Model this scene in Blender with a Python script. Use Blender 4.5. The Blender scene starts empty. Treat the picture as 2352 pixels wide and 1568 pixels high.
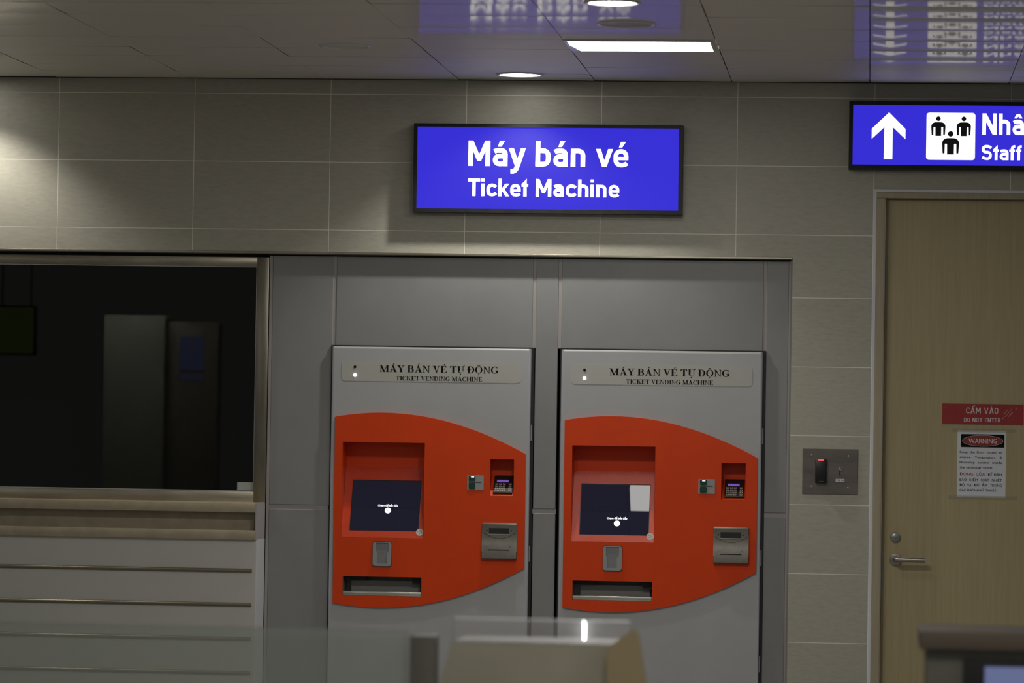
import bpy, bmesh, math, random
from mathutils import Vector, Matrix
random.seed(7)
sc = bpy.context.scene
C = sc.collection
PI = math.pi

# ------------------------------------------------------------------ camera
cd = bpy.data.cameras.new('camera')
cam = bpy.data.objects.new('camera', cd)
C.objects.link(cam)
sc.camera = cam
cd.sensor_width = 36.0
cd.lens = 8800.0 / 2352.0 * 36.0
cd.clip_start = 0.1
cd.clip_end = 200
_r = Vector((0.99556079, 0.09283077, 0.01552946))
_u = Vector((-0.01343784, -0.02311434, 0.99964251))
_w = Vector((-0.09315653, 0.99541357, 0.02176429))
cam.matrix_world = Matrix(((_r.x, _u.x, -_w.x, 1.7898), (_r.y, _u.y, -_w.y, -16.7451),
                           (_r.z, _u.z, -_w.z, 1.6530), (0, 0, 0, 1)))
cd.dof.use_dof = True
cd.dof.focus_distance = 16.85
cd.dof.aperture_fstop = 4.2

# ------------------------------------------------------------------ world, exposure
wd = bpy.data.worlds.new('hall_air')
sc.world = wd
wd.use_nodes = True
wd.node_tree.nodes['Background'].inputs[0].default_value = (1.0, 0.98, 0.92, 1)
wd.node_tree.nodes['Background'].inputs[1].default_value = 0.10
vs = sc.view_settings
vs.view_transform = 'Standard'
vs.look = 'None'
vs.gamma = 1.0
vs.use_curve_mapping = False
vs.exposure = 0.0
sc.cycles.use_denoising = True
sc.cycles.sample_clamp_indirect = 4.0
sc.cycles.max_bounces = 10

HC = 3.1675          # ceiling height
# lamp strengths; the hall and gate panels are added, unseen fill
LED_GLOW = 9.0      # ceiling light panels
DOWN_GLOW = 14.0     # downlight lenses
W_WALL = 56.0        # downlights washing the wall
W_KEY = 27.0        # downlights above the approach
HALL_GLOW = 5.0      # unseen hall panels added as fill, row near the wall
GATE_GLOW = 20.0     # unseen panels added to brighten the gate line and pillar

# ------------------------------------------------------------------ helpers
def obj(name, bm, mat, parent=None, smooth=False, loc=None):
    bmesh.ops.recalc_face_normals(bm, faces=bm.faces[:])
    me = bpy.data.meshes.new(name)
    bm.to_mesh(me)
    bm.free()
    for m in (mat if isinstance(mat, (list, tuple)) else [mat]):
        me.materials.append(m)
    if smooth:
        for p in me.polygons:
            p.use_smooth = True
    o = bpy.data.objects.new(name, me)
    C.objects.link(o)
    if parent is not None:
        o.parent = parent
    if loc:
        o.location = loc
    return o

def shade_auto(o, ang=35):
    me = o.data
    for p in me.polygons:
        p.use_smooth = True
    bm = bmesh.new(); bm.from_mesh(me)
    for e in bm.edges:
        if len(e.link_faces) == 2 and e.calc_face_angle(0) > math.radians(ang):
            e.smooth = False
    bm.to_mesh(me); bm.free()
    return o

def tag(o, label, cat, group=None):
    o['label'] = label; o['category'] = cat
    if group: o['group'] = group
    return o

def thing(name, label, cat, loc=(0, 0, 0), group=None):
    o = bpy.data.objects.new(name, None)
    C.objects.link(o)
    o.empty_display_size = 0.1
    o.location = loc
    return tag(o, label, cat, group)

def struct(o):
    o['kind'] = 'structure'
    return o

def copy_tree(o, parent=None):
    c = o.copy(); C.objects.link(c)
    if parent is not None: c.parent = parent
    for ch in list(o.children): copy_tree(ch, c)
    return c

def B(): return bmesh.new()

def box(bm, x0, x1, y0, y1, z0, z1, bev=0.0, seg=2, mi=0):
    v = [bm.verts.new((x, y, z)) for x in (x0, x1) for y in (y0, y1) for z in (z0, z1)]
    fs = [(0, 1, 3, 2), (4, 6, 7, 5), (0, 4, 5, 1), (2, 3, 7, 6), (0, 2, 6, 4), (1, 5, 7, 3)]
    faces = [bm.faces.new([v[i] for i in f]) for f in fs]
    for f in faces: f.material_index = mi
    if bev > 0:
        es = list({e for f in faces for e in f.edges})
        r = bmesh.ops.bevel(bm, geom=es, offset=bev, segments=seg, profile=0.5, affect='EDGES')
        for f in r['faces']: f.material_index = mi
    return v

def boxed(name, args, mat, parent=None, bev=0.0, seg=2):
    bm = B(); box(bm, *args, bev=bev, seg=seg)
    o = obj(name, bm, mat, parent)
    return shade_auto(o) if bev > 0 else o

def prism(bm, pts, y0, y1):
    """outline given in x,z swept from y0 (front) to y1 (back)"""
    a = [bm.verts.new((x, y0, z)) for x, z in pts]
    b = [bm.verts.new((x, y1, z)) for x, z in pts]
    bm.faces.new(a); bm.faces.new(b[::-1])
    n = len(pts)
    for i in range(n):
        j = (i + 1) % n
        bm.faces.new((a[i], b[i], b[j], a[j]))

def prism_x(bm, pts, x0, x1):
    """outline given in y,z swept along x"""
    a = [bm.verts.new((x0, y, z)) for y, z in pts]
    b = [bm.verts.new((x1, y, z)) for y, z in pts]
    bm.faces.new(a); bm.faces.new(b[::-1])
    n = len(pts)
    for i in range(n):
        j = (i + 1) % n
        bm.faces.new((a[i], b[i], b[j], a[j]))

def plate(outer, holes, y0, y1):
    """flat plate with holes, front at y0, back at y1"""
    bm = B(); es = []
    for loop in [outer] + holes:
        vv = [bm.verts.new((x, y0, z)) for x, z in loop]
        es += [bm.edges.new((vv[i], vv[(i + 1) % len(vv)])) for i in range(len(vv))]
    bmesh.ops.triangle_fill(bm, edges=es, use_beauty=True, use_dissolve=False, normal=(0, -1, 0))
    r = bmesh.ops.extrude_face_region(bm, geom=bm.faces[:])
    vv = [g for g in r['geom'] if isinstance(g, bmesh.types.BMVert)]
    bmesh.ops.translate(bm, verts=vv, vec=(0, y1 - y0, 0))
    return bm

def rect(x0, x1, z0, z1): return [(x0, z0), (x1, z0), (x1, z1), (x0, z1)]

def rrect(x0, x1, z0, z1, r, n=6):
    p = []
    for cx, cz, a in ((x1 - r, z0 + r, -90), (x1 - r, z1 - r, 0), (x0 + r, z1 - r, 90), (x0 + r, z0 + r, 180)):
        for i in range(n + 1):
            t = math.radians(a + 90 * i / n)
            p.append((cx + r * math.cos(t), cz + r * math.sin(t)))
    return p

def circ(cx, cz, r, n=32, rz=None):
    rz = rz or r
    return [(cx + r * math.cos(2 * PI * i / n), cz + rz * math.sin(2 * PI * i / n)) for i in range(n)]

def cyl(bm, p0, p1, r0, r1=None, n=24):
    r1 = r0 if r1 is None else r1
    p0 = Vector(p0); p1 = Vector(p1); d = (p1 - p0).normalized()
    a = d.orthogonal().normalized(); b = d.cross(a)
    A = [bm.verts.new(p0 + (a * math.cos(2 * PI * i / n) + b * math.sin(2 * PI * i / n)) * r0) for i in range(n)]
    Bv = [bm.verts.new(p1 + (a * math.cos(2 * PI * i / n) + b * math.sin(2 * PI * i / n)) * r1) for i in range(n)]
    bm.faces.new(A); bm.faces.new(Bv[::-1])
    for i in range(n):
        j = (i + 1) % n
        bm.faces.new((A[i], Bv[i], Bv[j], A[j]))

def lathe(bm, prof, c=(0, 0, 0), axis='z', n=40):
    """prof: list of (r, h); axis z (up) or y"""
    rings = []
    for r, h in prof:
        ring = []
        for i in range(n):
            t = 2 * PI * i / n
            if axis == 'z': co = (c[0] + r * math.cos(t), c[1] + r * math.sin(t), c[2] + h)
            else: co = (c[0] + r * math.cos(t), c[1] + h, c[2] + r * math.sin(t))
            ring.append(bm.verts.new(co))
        rings.append(ring)
    for k in range(len(rings) - 1):
        for i in range(n):
            j = (i + 1) % n
            bm.faces.new((rings[k][i], rings[k][j], rings[k + 1][j], rings[k + 1][i]))
    bm.faces.new(rings[0]); bm.faces.new(rings[-1])

# ------------------------------------------------------------------ materials
def lin(c): return tuple(((v / 255) / 12.92 if v <= 10 else (((v / 255) + 0.055) / 1.055) ** 2.4) for v in c) + (1,)

def mat(name, col, rough=0.5, metal=0.0, spec=0.5, emit=None, es=1.0, coat=0.0):
    m = bpy.data.materials.new(name); m.use_nodes = True
    p = m.node_tree.nodes['Principled BSDF']
    p.inputs['Base Color'].default_value = tuple(col[:3]) + (1,)
    p.inputs['Roughness'].default_value = rough
    p.inputs['Metallic'].default_value = metal
    p.inputs['Specular IOR Level'].default_value = spec
    p.inputs['Coat Weight'].default_value = coat
    if emit:
        p.inputs['Emission Color'].default_value = tuple(emit[:3]) + (1,)
        p.inputs['Emission Strength'].default_value = es
    return m

def N(m, t, **kw):
    n = m.node_tree.nodes.new(t)
    for k, v in kw.items(): setattr(n, k, v)
    return n

def L(m, a, b): m.node_tree.links.new(a, b)

def vary(m, c1, c2, scale=8.0, stretch=(1, 1, 1), rot=(0, 0, 0), detail=5.0, lo=0.35, hi=0.65, bump=0.0, bscale=None, rvar=0.0, island=0.0):
    """noise-driven colour between c1 and c2, optional bump and roughness wear"""
    p = m.node_tree.nodes['Principled BSDF']
    tc = N(m, 'ShaderNodeTexCoord'); mp = N(m, 'ShaderNodeMapping')
    mp.inputs['Scale'].default_value = stretch; mp.inputs['Rotation'].default_value = rot
    L(m, tc.outputs['Object'], mp.inputs['Vector'])
    vec = mp.outputs['Vector']
    if island > 0:
        g = N(m, 'ShaderNodeNewGeometry'); ad = N(m, 'ShaderNodeVectorMath', operation='MULTIPLY_ADD')
        ad.inputs[1].default_value = (13, 7, 29)
        L(m, g.outputs['Random Per Island'], ad.inputs[0]); L(m, vec, ad.inputs[2])
        vec = ad.outputs[0]
    nz = N(m, 'ShaderNodeTexNoise'); nz.inputs['Scale'].default_value = scale; nz.inputs['Detail'].default_value = detail
    nz.inputs['Roughness'].default_value = 0.62
    L(m, vec, nz.inputs['Vector'])
    mr = N(m, 'ShaderNodeMapRange'); mr.inputs[1].default_value = lo; mr.inputs[2].default_value = hi
    L(m, nz.outputs['Fac'], mr.inputs[0])
    mx = N(m, 'ShaderNodeMix', data_type='RGBA')
    mx.inputs[6].default_value = tuple(c1[:3]) + (1,); mx.inputs[7].default_value = tuple(c2[:3]) + (1,)
    L(m, mr.outputs[0], mx.inputs[0])
    out = mx.outputs[2]
    if island > 0:
        hs = N(m, 'ShaderNodeHueSaturation'); mr2 = N(m, 'ShaderNodeMapRange')
        mr2.inputs[3].default_value = 1 - island; mr2.inputs[4].default_value = 1 + island
        L(m, g.outputs['Random Per Island'], mr2.inputs[0]); L(m, mr2.outputs[0], hs.inputs['Value'])
        L(m, out, hs.inputs['Color']); out = hs.outputs['Color']
    L(m, out, p.inputs['Base Color'])
    if bump > 0:
        bp = N(m, 'ShaderNodeBump'); bp.inputs['Strength'].default_value = bump; bp.inputs['Distance'].default_value = 0.002
        if bscale:
            n2 = N(m, 'ShaderNodeTexNoise'); n2.inputs['Scale'].default_value = bscale; n2.inputs['Detail'].default_value = 2
            L(m, vec, n2.inputs['Vector']); L(m, n2.outputs['Fac'], bp.inputs['Height'])
        else:
            L(m, nz.outputs['Fac'], bp.inputs['Height'])
        L(m, bp.outputs['Normal'], p.inputs['Normal'])
    if rvar > 0:
        mr3 = N(m, 'ShaderNodeMapRange'); r0 = p.inputs['Roughness'].default_value
        mr3.inputs[3].default_value = r0 - rvar; mr3.inputs[4].default_value = r0 + rvar
        L(m, nz.outputs['Fac'], mr3.inputs[0]); L(m, mr3.outputs[0], p.inputs['Roughness'])
    return m

TILE = vary(mat('stone_tile', (.4, .4, .35), 0.45), (.340, .325, .264), (.404, .386, .318), scale=26, stretch=(1, 1, 3.4), rot=(0, 0.5, 0),
            detail=12, lo=0.24, hi=0.62, bump=0.12, island=0.02)
GROUT = mat('pale_grout', (.86, .84, .74), 0.8)
CONC = mat('grey_reveal', (.21, .21, .20), 0.6)
def ceiling_mat():
    m = bpy.data.materials.new('glossy_ceiling_plank'); m.use_nodes = True
    nt = m.node_tree; nt.nodes.clear()
    o = N(m, 'ShaderNodeOutputMaterial'); d = N(m, 'ShaderNodeBsdfDiffuse'); g = N(m, 'ShaderNodeBsdfGlossy'); x = N(m, 'ShaderNodeMixShader')
    tc = N(m, 'ShaderNodeTexCoord'); nz = N(m, 'ShaderNodeTexNoise'); nz.inputs['Scale'].default_value = 3.0
    mx = N(m, 'ShaderNodeMix', data_type='RGBA'); mx.inputs[6].default_value = (.64, .62, .55, 1); mx.inputs[7].default_value = (.69, .67, .60, 1)
    L(m, tc.outputs['Object'], nz.inputs['Vector']); L(m, nz.outputs['Fac'], mx.inputs[0]); L(m, mx.outputs[2], d.inputs[0])
    g.inputs['Roughness'].default_value = 0.075; g.inputs[0].default_value = (.95, .93, .90, 1); x.inputs[0].default_value = 0.17
    h = N(m, 'ShaderNodeBsdfGlossy'); h.inputs['Roughness'].default_value = 0.48; h.inputs[0].default_value = (.95, .93, .90, 1)
    w = N(m, 'ShaderNodeMixShader'); w.inputs[0].default_value = 0.28
    L(m, d.outputs[0], w.inputs[1]); L(m, h.outputs[0], w.inputs[2])
    L(m, w.outputs[0], x.inputs[1]); L(m, g.outputs[0], x.inputs[2]); L(m, x.outputs[0], o.inputs[0])
    return m
CEIL = ceiling_mat()
VOID = mat('dark_void', (.012, .012, .012), 0.9)
PANEL = vary(mat('grey_cladding', (.30, .30, .30), 0.42), (.218, .219, .219), (.238, .239, .238), scale=3, bump=0.02, bscale=600)
STRIP = mat('pinkish_joint', (.31, .283, .27), 0.45)
STEEL = vary(mat('brushed_steel', (.5, .46, .38), 0.32, 1.0), (.34, .305, .24), (.44, .395, .315), scale=4, stretch=(1, 1, 6), rvar=0.08, detail=4)
STEELV = vary(mat('brushed_steel_upright', (.5, .46, .38), 0.32, 1.0), (.25, .235, .19), (.31, .29, .24), scale=4, stretch=(6, 1, 1), rvar=0.08, detail=4)
STONE = vary(mat('counter_stone', (.4, .35, .27), 0.35), (.30, .25, .17), (.36, .305, .215), scale=14, detail=6)
CPANEL = vary(mat('counter_laminate', (.42, .41, .385), 0.4), (.485, .477, .447), (.515, .503, .472), scale=2)
LITEND = mat('cool_lit_end_board', (.62, .63, .66), 0.4)  # cool light from the right is put into this pale colour
ENDG = mat('grey_end_board', (.36, .34, .345), 0.5)
BRONZE = mat('rail_bronze', (.27, .24, .18), 0.36, 1.0)
MGREY = vary(mat('machine_grey', (.36, .36, .37), 0.33), (.372, .374, .378), (.40, .402, .406), scale=3, bump=0.03, bscale=900)
MEDGE = mat('machine_edge_sheen', (.55, .56, .62), 0.22, 0.35)  # bluish highlight of the side light, put into the edge colour
BLACK = mat('black_rubber', (.006, .006, .006), 0.6)
ORANGE = vary(mat('orange_paint', (.5, .05, .014), 0.38, 0, .32), (.64, .049, .003), (.68, .053, .0035), scale=5, bump=0.03, bscale=700)
ORANGEB = vary(mat('orange_textured_paint', (.5, .05, .014), 0.17), (.56, .045, .003), (.60, .049, .004), scale=5, bump=0.38, bscale=520)
LABEL = mat('label_film', (.41, .405, .37), 0.3)
INK = mat('black_ink', (.006, .006, .006), 0.6, 0, .1)
GREYINK = mat('grey_ink', (.10, .10, .10), 0.5)
WAVEINK = mat('wave_ink', (.125, .127, .13), 0.5)
SCREEN = mat('dark_screen', (.004, .004, .008), 0.012, 0, 0.5, emit=(.0075, .0075, .017), es=1.0)
SCRBEZ = mat('screen_edge', (.01, .01, .01), 0.4)
GLOWW = mat('lit_white', (1, 1, 1), 0.4, emit=(.93, .95, 1.0), es=1.0)
LEDW = mat('lamp_led', (1, 1, 1), 0.4, emit=(.85, .95, 1.0), es=6.0)
SIGNW = mat('sign_lit_white', (.7, .7, .7), 0.3, emit=(1, 1, 1), es=1.25)
SIGNB = mat('sign_lit_blue', (.004, .003, .02), 0.5, 0, .12, emit=(.036, .027, .66), es=1.0)
SIGNK = mat('sign_black', (.004, .005, .008), 0.4)
FRAMEK = vary(mat('sign_black_frame', (.012, .012, .014), 0.4, 0, .25), (.011, .011, .012), (.016, .016, .018), scale=20)
DGREY = mat('reader_grey', (.29, .295, .30), 0.4)
DGREY2 = mat('reader_inner_grey', (.205, .208, .21), 0.45)
ALU = vary(mat('cast_aluminium', (.36, .34, .30), 0.38, 0.75), (.21, .195, .168), (.24, .223, .193), scale=30)
SLOT = mat('slot_black', (.01, .01, .01), 0.6)
TRAYM = mat('tray_metal', (.30, .29, .27), 0.4, 0.3)
TRAYB = mat('tray_back', (.22, .215, .205), 0.5)
LIP = mat('tray_lip_steel', (.62, .59, .52), 0.3, 0.9)
GREENB = mat('green_bezel', (.012, .05, .035), 0.3)
LCD = mat('purple_lcd', (.05, .02, .1), 0.3, emit=(.16, .075, .42), es=1.0)
PADK = mat('pad_black', (.018, .013, .012), 0.35)
KEYM = mat('key_caps', (.42, .40, .37), 0.4)
STICK = mat('sticker_grey', (.50, .49, .44), 0.5)
WOOD = vary(mat('oak_veneer', (.4, .32, .17), 0.42), (.37, .302, .165), (.425, .352, .197), scale=9, stretch=(9, 1, 0.35), detail=8, lo=0.3, hi=0.7)
WOODF = vary(mat('oak_frame', (.36, .30, .2), 0.45), (.325, .275, .185), (.375, .32, .22), scale=9, stretch=(8, 1, 0.4), detail=6)
CAULK = mat('white_caulk', (.62, .64, .68), 0.6)
RED = vary(mat('sign_red', (.21, .018, .02), 0.3), (.30, .024, .024), (.33, .028, .028), scale=12)
SIGNTXT = mat('sign_text_pale', (.62, .58, .58), 0.5)
PAPER = mat('white_paper', (.64, .655, .71), 0.7)
REDINK = mat('red_ink', (.24, .025, .02), 0.6)
PLATEM = vary(mat('bronzed_steel_plate', (.2, .18, .16), 0.33, 0.7), (.16, .145, .13), (.22, .195, .175), scale=6, stretch=(1, 1, 3), rvar=0.06)
LOCKM = mat('lock_nickel', (.30, .30, .31), 0.35, 0.8)
HANDM = mat('handle_steel', (.36, .34, .30), 0.30, 1.0)
READK = mat('reader_black', (.006, .006, .006), 0.4)
LEDR = mat('reader_red_led', (.5, .02, .02), 0.4, emit=(1.0, .10, .11), es=1.0)
FLOOR = vary(mat('hall_floor', (.3, .29, .27), 0.25), (.28, .27, .25), (.33, .32, .30), scale=3)
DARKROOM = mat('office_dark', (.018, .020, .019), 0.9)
OLIVE = vary(mat('olive_grey_body', (.16, .15, .115), 0.4), (.40, .375, .29), (.46, .43, .34), scale=4)
TAN = mat('tan_flap', (.40, .32, .18), 0.45)
POSTK = mat('dark_post', (.13, .12, .10), 0.45)
CONS = mat('console_brown', (.14, .115, .09), 0.6, 0, .2)
CONS2 = mat('console_dark', (.125, .12, .098), 0.5)
CSCR = mat('console_screen', (.05, .06, .09), 0.3, emit=(.105, .125, .245), es=1.0)

def glassy(name, tint, haze, rough=0.0, haze_col=(.4, .42, .4)):
    """clear sheet with a share of diffuse colour: transparent + thin reflection + diffuse"""
    m = bpy.data.materials.new(name); m.use_nodes = True
    nt = m.node_tree; nt.nodes.clear()
    o = N(m, 'ShaderNodeOutputMaterial'); t = N(m, 'ShaderNodeBsdfTransparent'); g = N(m, 'ShaderNodeBsdfGlossy')
    d = N(m, 'ShaderNodeBsdfDiffuse'); fr = N(m, 'ShaderNodeFresnel'); a = N(m, 'ShaderNodeMixShader'); b = N(m, 'ShaderNodeMixShader')
    t.inputs[0].default_value = tuple(tint) + (1,); d.inputs[0].default_value = tuple(haze_col) + (1,)
    g.inputs['Roughness'].default_value = rough; fr.inputs[0].default_value = 1.45
    a.inputs[0].default_value = haze
    L(m, t.outputs[0], a.inputs[1]); L(m, d.outputs[0], a.inputs[2])
    L(m, fr.outputs[0], b.inputs[0]); L(m, a.outputs[0], b.inputs[1]); L(m, g.outputs[0], b.inputs[2])
    L(m, b.outputs[0], o.inputs[0])
    return m
PANE = glassy('window_glass', (.75, .80, .78), 0.0)
BARRIER = glassy('barrier_glass', (.95, .98, .96), 0.34, 0.05, (.52, .55, .50))  # veil of the hall's reflection painted in as pale diffuse colour
ACRYL = glassy('clear_acrylic', (.97, .97, .98), 0.17, 0.5, (.62, .585, .57))
SMOKE = glassy('smoked_cover', (.62, .56, .52), 0.10, 0.05, (.12, .10, .09))
TAPE = glassy('clear_tape', (.97, .97, .95), 0.07, 0.5, (.85, .80, .64))
TRAYG = glassy('tray_window', (.8, .8, .8), 0.03)

def lamp_mat(name, col, s):
    m = bpy.data.materials.new(name); m.use_nodes = True
    nt = m.node_tree; nt.nodes.clear()
    o = N(m, 'ShaderNodeOutputMaterial'); e = N(m, 'ShaderNodeEmission')
    e.inputs[0].default_value = tuple(col) + (1,); e.inputs[1].default_value = s
    L(m, e.outputs[0], o.inputs[0])
    return m
LEDP = lamp_mat('led_panel_light', (1, .98, .92), LED_GLOW)
DLENS = lamp_mat('downlight_lens', (1, .98, .93), DOWN_GLOW)
HALLP = lamp_mat('hall_fill_light', (.90, .95, 1.0), HALL_GLOW)
GATEP = lamp_mat('gate_fill_light', (1.0, .97, .90), GATE_GLOW)
DLOFF = mat('downlight_unlit', (.40, .36, .25), 0.5)
TRIMW = mat('downlight_trim', (.62, .61, .58), 0.25)

# ------------------------------------------------------------------ lettering
def rounded(pts, n=6):
    """polyline of (x, z, r): corners replaced by arcs of radius r"""
    out = []
    for i, q in enumerate(pts):
        x, z = q[0], q[1]; r = q[2] if len(q) > 2 else 0
        if r <= 0 or i in (0, len(pts) - 1):
            out.append(Vector((x, z))); continue
        p = Vector((x, z)); a = Vector(pts[i - 1][:2]) - p; b = Vector(pts[i + 1][:2]) - p
        ra = min(r, a.length * 0.999 if len(pts[i - 1]) < 3 or pts[i - 1][2] == 0 else a.length - pts[i - 1][2] + 1e-6 if a.length - pts[i - 1][2] < r else r)
        s = p + a.normalized() * min(ra, a.length); e = p + b.normalized() * min(r, b.length)
        for k in range(n + 1):
            t = k / n
            # cubic close to a circular arc
            c1 = s + (p - s) * 0.56; c2 = e + (p - e) * 0.56
            out.append(s * (1 - t) ** 3 + c1 * 3 * t * (1 - t) ** 2 + c2 * 3 * t * t * (1 - t) + e * t ** 3)
    res = [out[0]]
    for v in out[1:]:
        if (v - res[-1]).length > 1e-4: res.append(v)
    return res

def stroke_quads(path, w, closed=False):
    n = len(path); Ls = []; Rs = []
    for i in range(n):
        if closed:
            d0 = (path[i] - path[i - 1]).normalized(); d1 = (path[(i + 1) % n] - path[i]).normalized()
        else:
            d0 = (path[i] - path[i - 1]).normalized() if i > 0 else (path[1] - path[0]).normalized()
            d1 = (path[i + 1] - path[i]).normalized() if i < n - 1 else d0
        m = (d0 + d1)
        m = m.normalized() if m.length > 1e-6 else d1
        nrm = Vector((-m.y, m.x)); k = max(0.35, m.dot(d1))
        Ls.append(path[i] + nrm * (w / 2) / k); Rs.append(path[i] - nrm * (w / 2) / k)
    q = []
    for i in range(n if closed else n - 1):
        j = (i + 1) % n
        q.append([Ls[i], Rs[i], Rs[j], Ls[j]])
    return q

def S(*p, **k): return ('S', p, k.get('w'))
def P(*p): return ('P', p)
r2 = .2
ARCH = S((.09, .50), (.09, .627, .10), (.48, .627, .19), (.48, 0))
DIN = {  # advance width, elements; cap height 1
 'M': (.85, [P((0, 0), (0, 1), (.19, 1), (.425, .45), (.66, 1), (.85, 1), (.85, 0), (.67, 0), (.67, .62), (.495, .2), (.355, .2), (.18, .62), (.18, 0))]),
 'N': (.71, [P((0, 0), (0, 1), (.19, 1), (.53, .40), (.53, 1), (.71, 1), (.71, 0), (.52, 0), (.18, .6), (.18, 0))]),
 'a': (.57, [S((.05, .575), (.14, .627, .08), (.48, .627, .17), (.48, 0)), S((.48, .40), (.09, .40, .155), (.09, .088, .155), (.40, .088, .1), (.48, .13))]),
 'y': (.66, [P((0, .715), (.19, .715), (.425, .02), (.25, 0)), P((.475, .715), (.66, .715), (.43, .0), (.245, .0)), S((.337, .02), (.265, -.205, .12), (.08, -.205))]),
 'b': (.59, [P((0, 0), (.18, 0), (.18, 1), (0, 1)), S((.09, .627), (.50, .627, r2), (.50, .088, r2), (.09, .088))]),
 'n': (.57, [P((0, 0), (.18, 0), (.18, .715), (0, .715)), ARCH]),
 'h': (.57, [P((0, 0), (.18, 0), (.18, 1), (0, 1)), ARCH]),
 'v': (.67, [P((0, .715), (.19, .715), (.335, .25), (.48, .715), (.67, .715), (.42, 0), (.25, 0))]),
 'e': (.59, [S((.10, .342), (.50, .342), w=.13), S((.50, .277), (.50, .627, r2), (.09, .627, r2), (.09, .082, r2), (.45, .082, .10), (.535, .155), w=.172)]),
 'c': (.55, [S((.53, .53), (.43, .627, .10), (.09, .627, r2), (.09, .088, r2), (.43, .088, .10), (.53, .185))]),
 'i': (.18, [P((0, 0), (.18, 0), (.18, .715), (0, .715)), P((0, .84), (.18, .84), (.18, 1), (0, 1))]),
 'k': (.60, [P((0, 0), (.18, 0), (.18, 1), (0, 1)), P((.18, .22), (.18, .43), (.38, .715), (.60, .715), (.345, .40), (.61, 0), (.40, 0), (.235, .285))]),
 'T': (.68, [P((0, .835), (.68, .835), (.68, 1), (0, 1)), P((.25, 0), (.43, 0), (.43, .9), (.25, .9))]),
 't': (.36, [P((.10, 0), (.10, .56), (0, .56), (0, .715), (.10, .80), (.28, 1), (.28, 0)), P((.28, .56), (.36, .56), (.36, .715), (.28, .715))]),
 'S': (.66, [S((.61, .80), (.48, .912, .13), (.10, .912, .19), (.10, .53, .17), (.57, .51, .18), (.57, .088, .2), (.20, .088, .13), (.05, .20))]),
 'f': (.38, [S((.38, .912), (.19, .912, .15), (.19, 0)), P((0, .56), (.36, .56), (.36, .715), (0, .715))]),
 'C': (.64, [S((.60, .74), (.60, .912, .22), (.09, .912, .24), (.09, .088, .24), (.60, .088, .22), (.60, .26))]),
 'A': (.76, [P((0, 0), (.29, 1), (.385, 1), (.385, .70), (.17, 0)), P((.76, 0), (.47, 1), (.375, 1), (.375, .70), (.59, 0)), P((.21, .2), (.55, .2), (.50, .34), (.26, .34))]),
 'V': (.76, [P((0, 1), (.17, 1), (.38, .26), (.59, 1), (.76, 1), (.465, 0), (.295, 0))]),
 'O': (.66, [S((.33, .912), (.57, .912, .24), (.57, .088, .24), (.09, .088, .24), (.09, .912, .24), (.33, .912))]),
 'D': (.66, [S((.09, .5), (.09, .912), (.57, .912, .24), (.57, .088, .24), (.09, .088), (.09, .5))]),
 'E': (.56, [S((.56, .912), (.09, .912), (.09, .088), (.56, .088)), S((.09, .51), (.50, .51))]),
 'R': (.64, [S((.09, 0), (.09, .912), (.53, .912, .2), (.53, .47, .2), (.09, .47)), P((.27, .47), (.42, .47), (.64, 0), (.47, 0))]),
 ' ': (.30, []),
}
def acc(kind, cx, z0):
    if kind == 'acute': return P((cx - .10, z0), (cx + .03, z0), (cx + .17, z0 + .22), (cx - .02, z0 + .22))
    if kind == 'grave': return P((cx + .10, z0), (cx - .03, z0), (cx - .17, z0 + .22), (cx + .02, z0 + .22))
    if kind == 'circ': return P((cx - .21, z0), (cx - .07, z0), (cx, z0 + .09), (cx + .07, z0), (cx + .21, z0), (cx + .08, z0 + .20), (cx - .08, z0 + .20))
def compose():
    def add(ch, base, *a): DIN[ch] = (DIN[base][0], DIN[base][1] + list(a))
    add('á', 'a', acc('acute', .29, .78)); add('é', 'e', acc('acute', .31, .78)); add('â', 'a', acc('circ', .28, .78))
    add('Ấ', 'A', acc('circ', .38, 1.05), acc('acute', .60, 1.14)); add('À', 'A', acc('grave', .38, 1.05))
compose()

KERN = {('á', 'y'): -.07, ('v', 'é'): -.095, ('k', 'e'): -.06, ('e', 't'): -.07, ('T', 'i'): -.05, ('t', 'a'): -.03, ('f', 'f'): -.05, ('a', 'f'): -.05}
def put_glyphs(font, text, track, t):
    """list of polygons for a line of text, in cap-height units, plus its width"""
    x = 0; polys = []; maxx = 0
    last = ''
    for ch in text:
        adv, els = font[ch]; x += KERN.get((last, ch), 0) if font is DIN else 0; last = ch
        for e in els:
            if e[0] == 'P':
                polys.append([Vector((x + a, b)) for a, b in e[1]])
            elif e[0] == 'S':
                for q in stroke_quads(rounded(e[1]), e[2] * t / .178 if e[2] else t): polys.append([Vector((x + v.x, v.y)) for v in q])
            elif e[0] == 'Q':
                for q in e[1]: polys.append([Vector((x + v[0], v[1])) for v in q])
        if els: maxx = x + adv
        x += adv + track
    return polys, maxx

def letters(name, font, text, x0, x1, zb, cap, y, m, parent, track=.13, t=.175, th=0.0012):
    bm = B()
    for tx, a, b in (text if isinstance(text, list) else [(text, x0, x1)]):
        polys, w = put_glyphs(font, tx, track, t)
        sx = (b - a) / w
        for i, p in enumerate(polys): prism(bm, [(a + v.x * sx, zb + v.y * cap) for v in p], y - th - (i % 11) * 2e-5, y)
    return obj(name, bm, m, parent)

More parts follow.
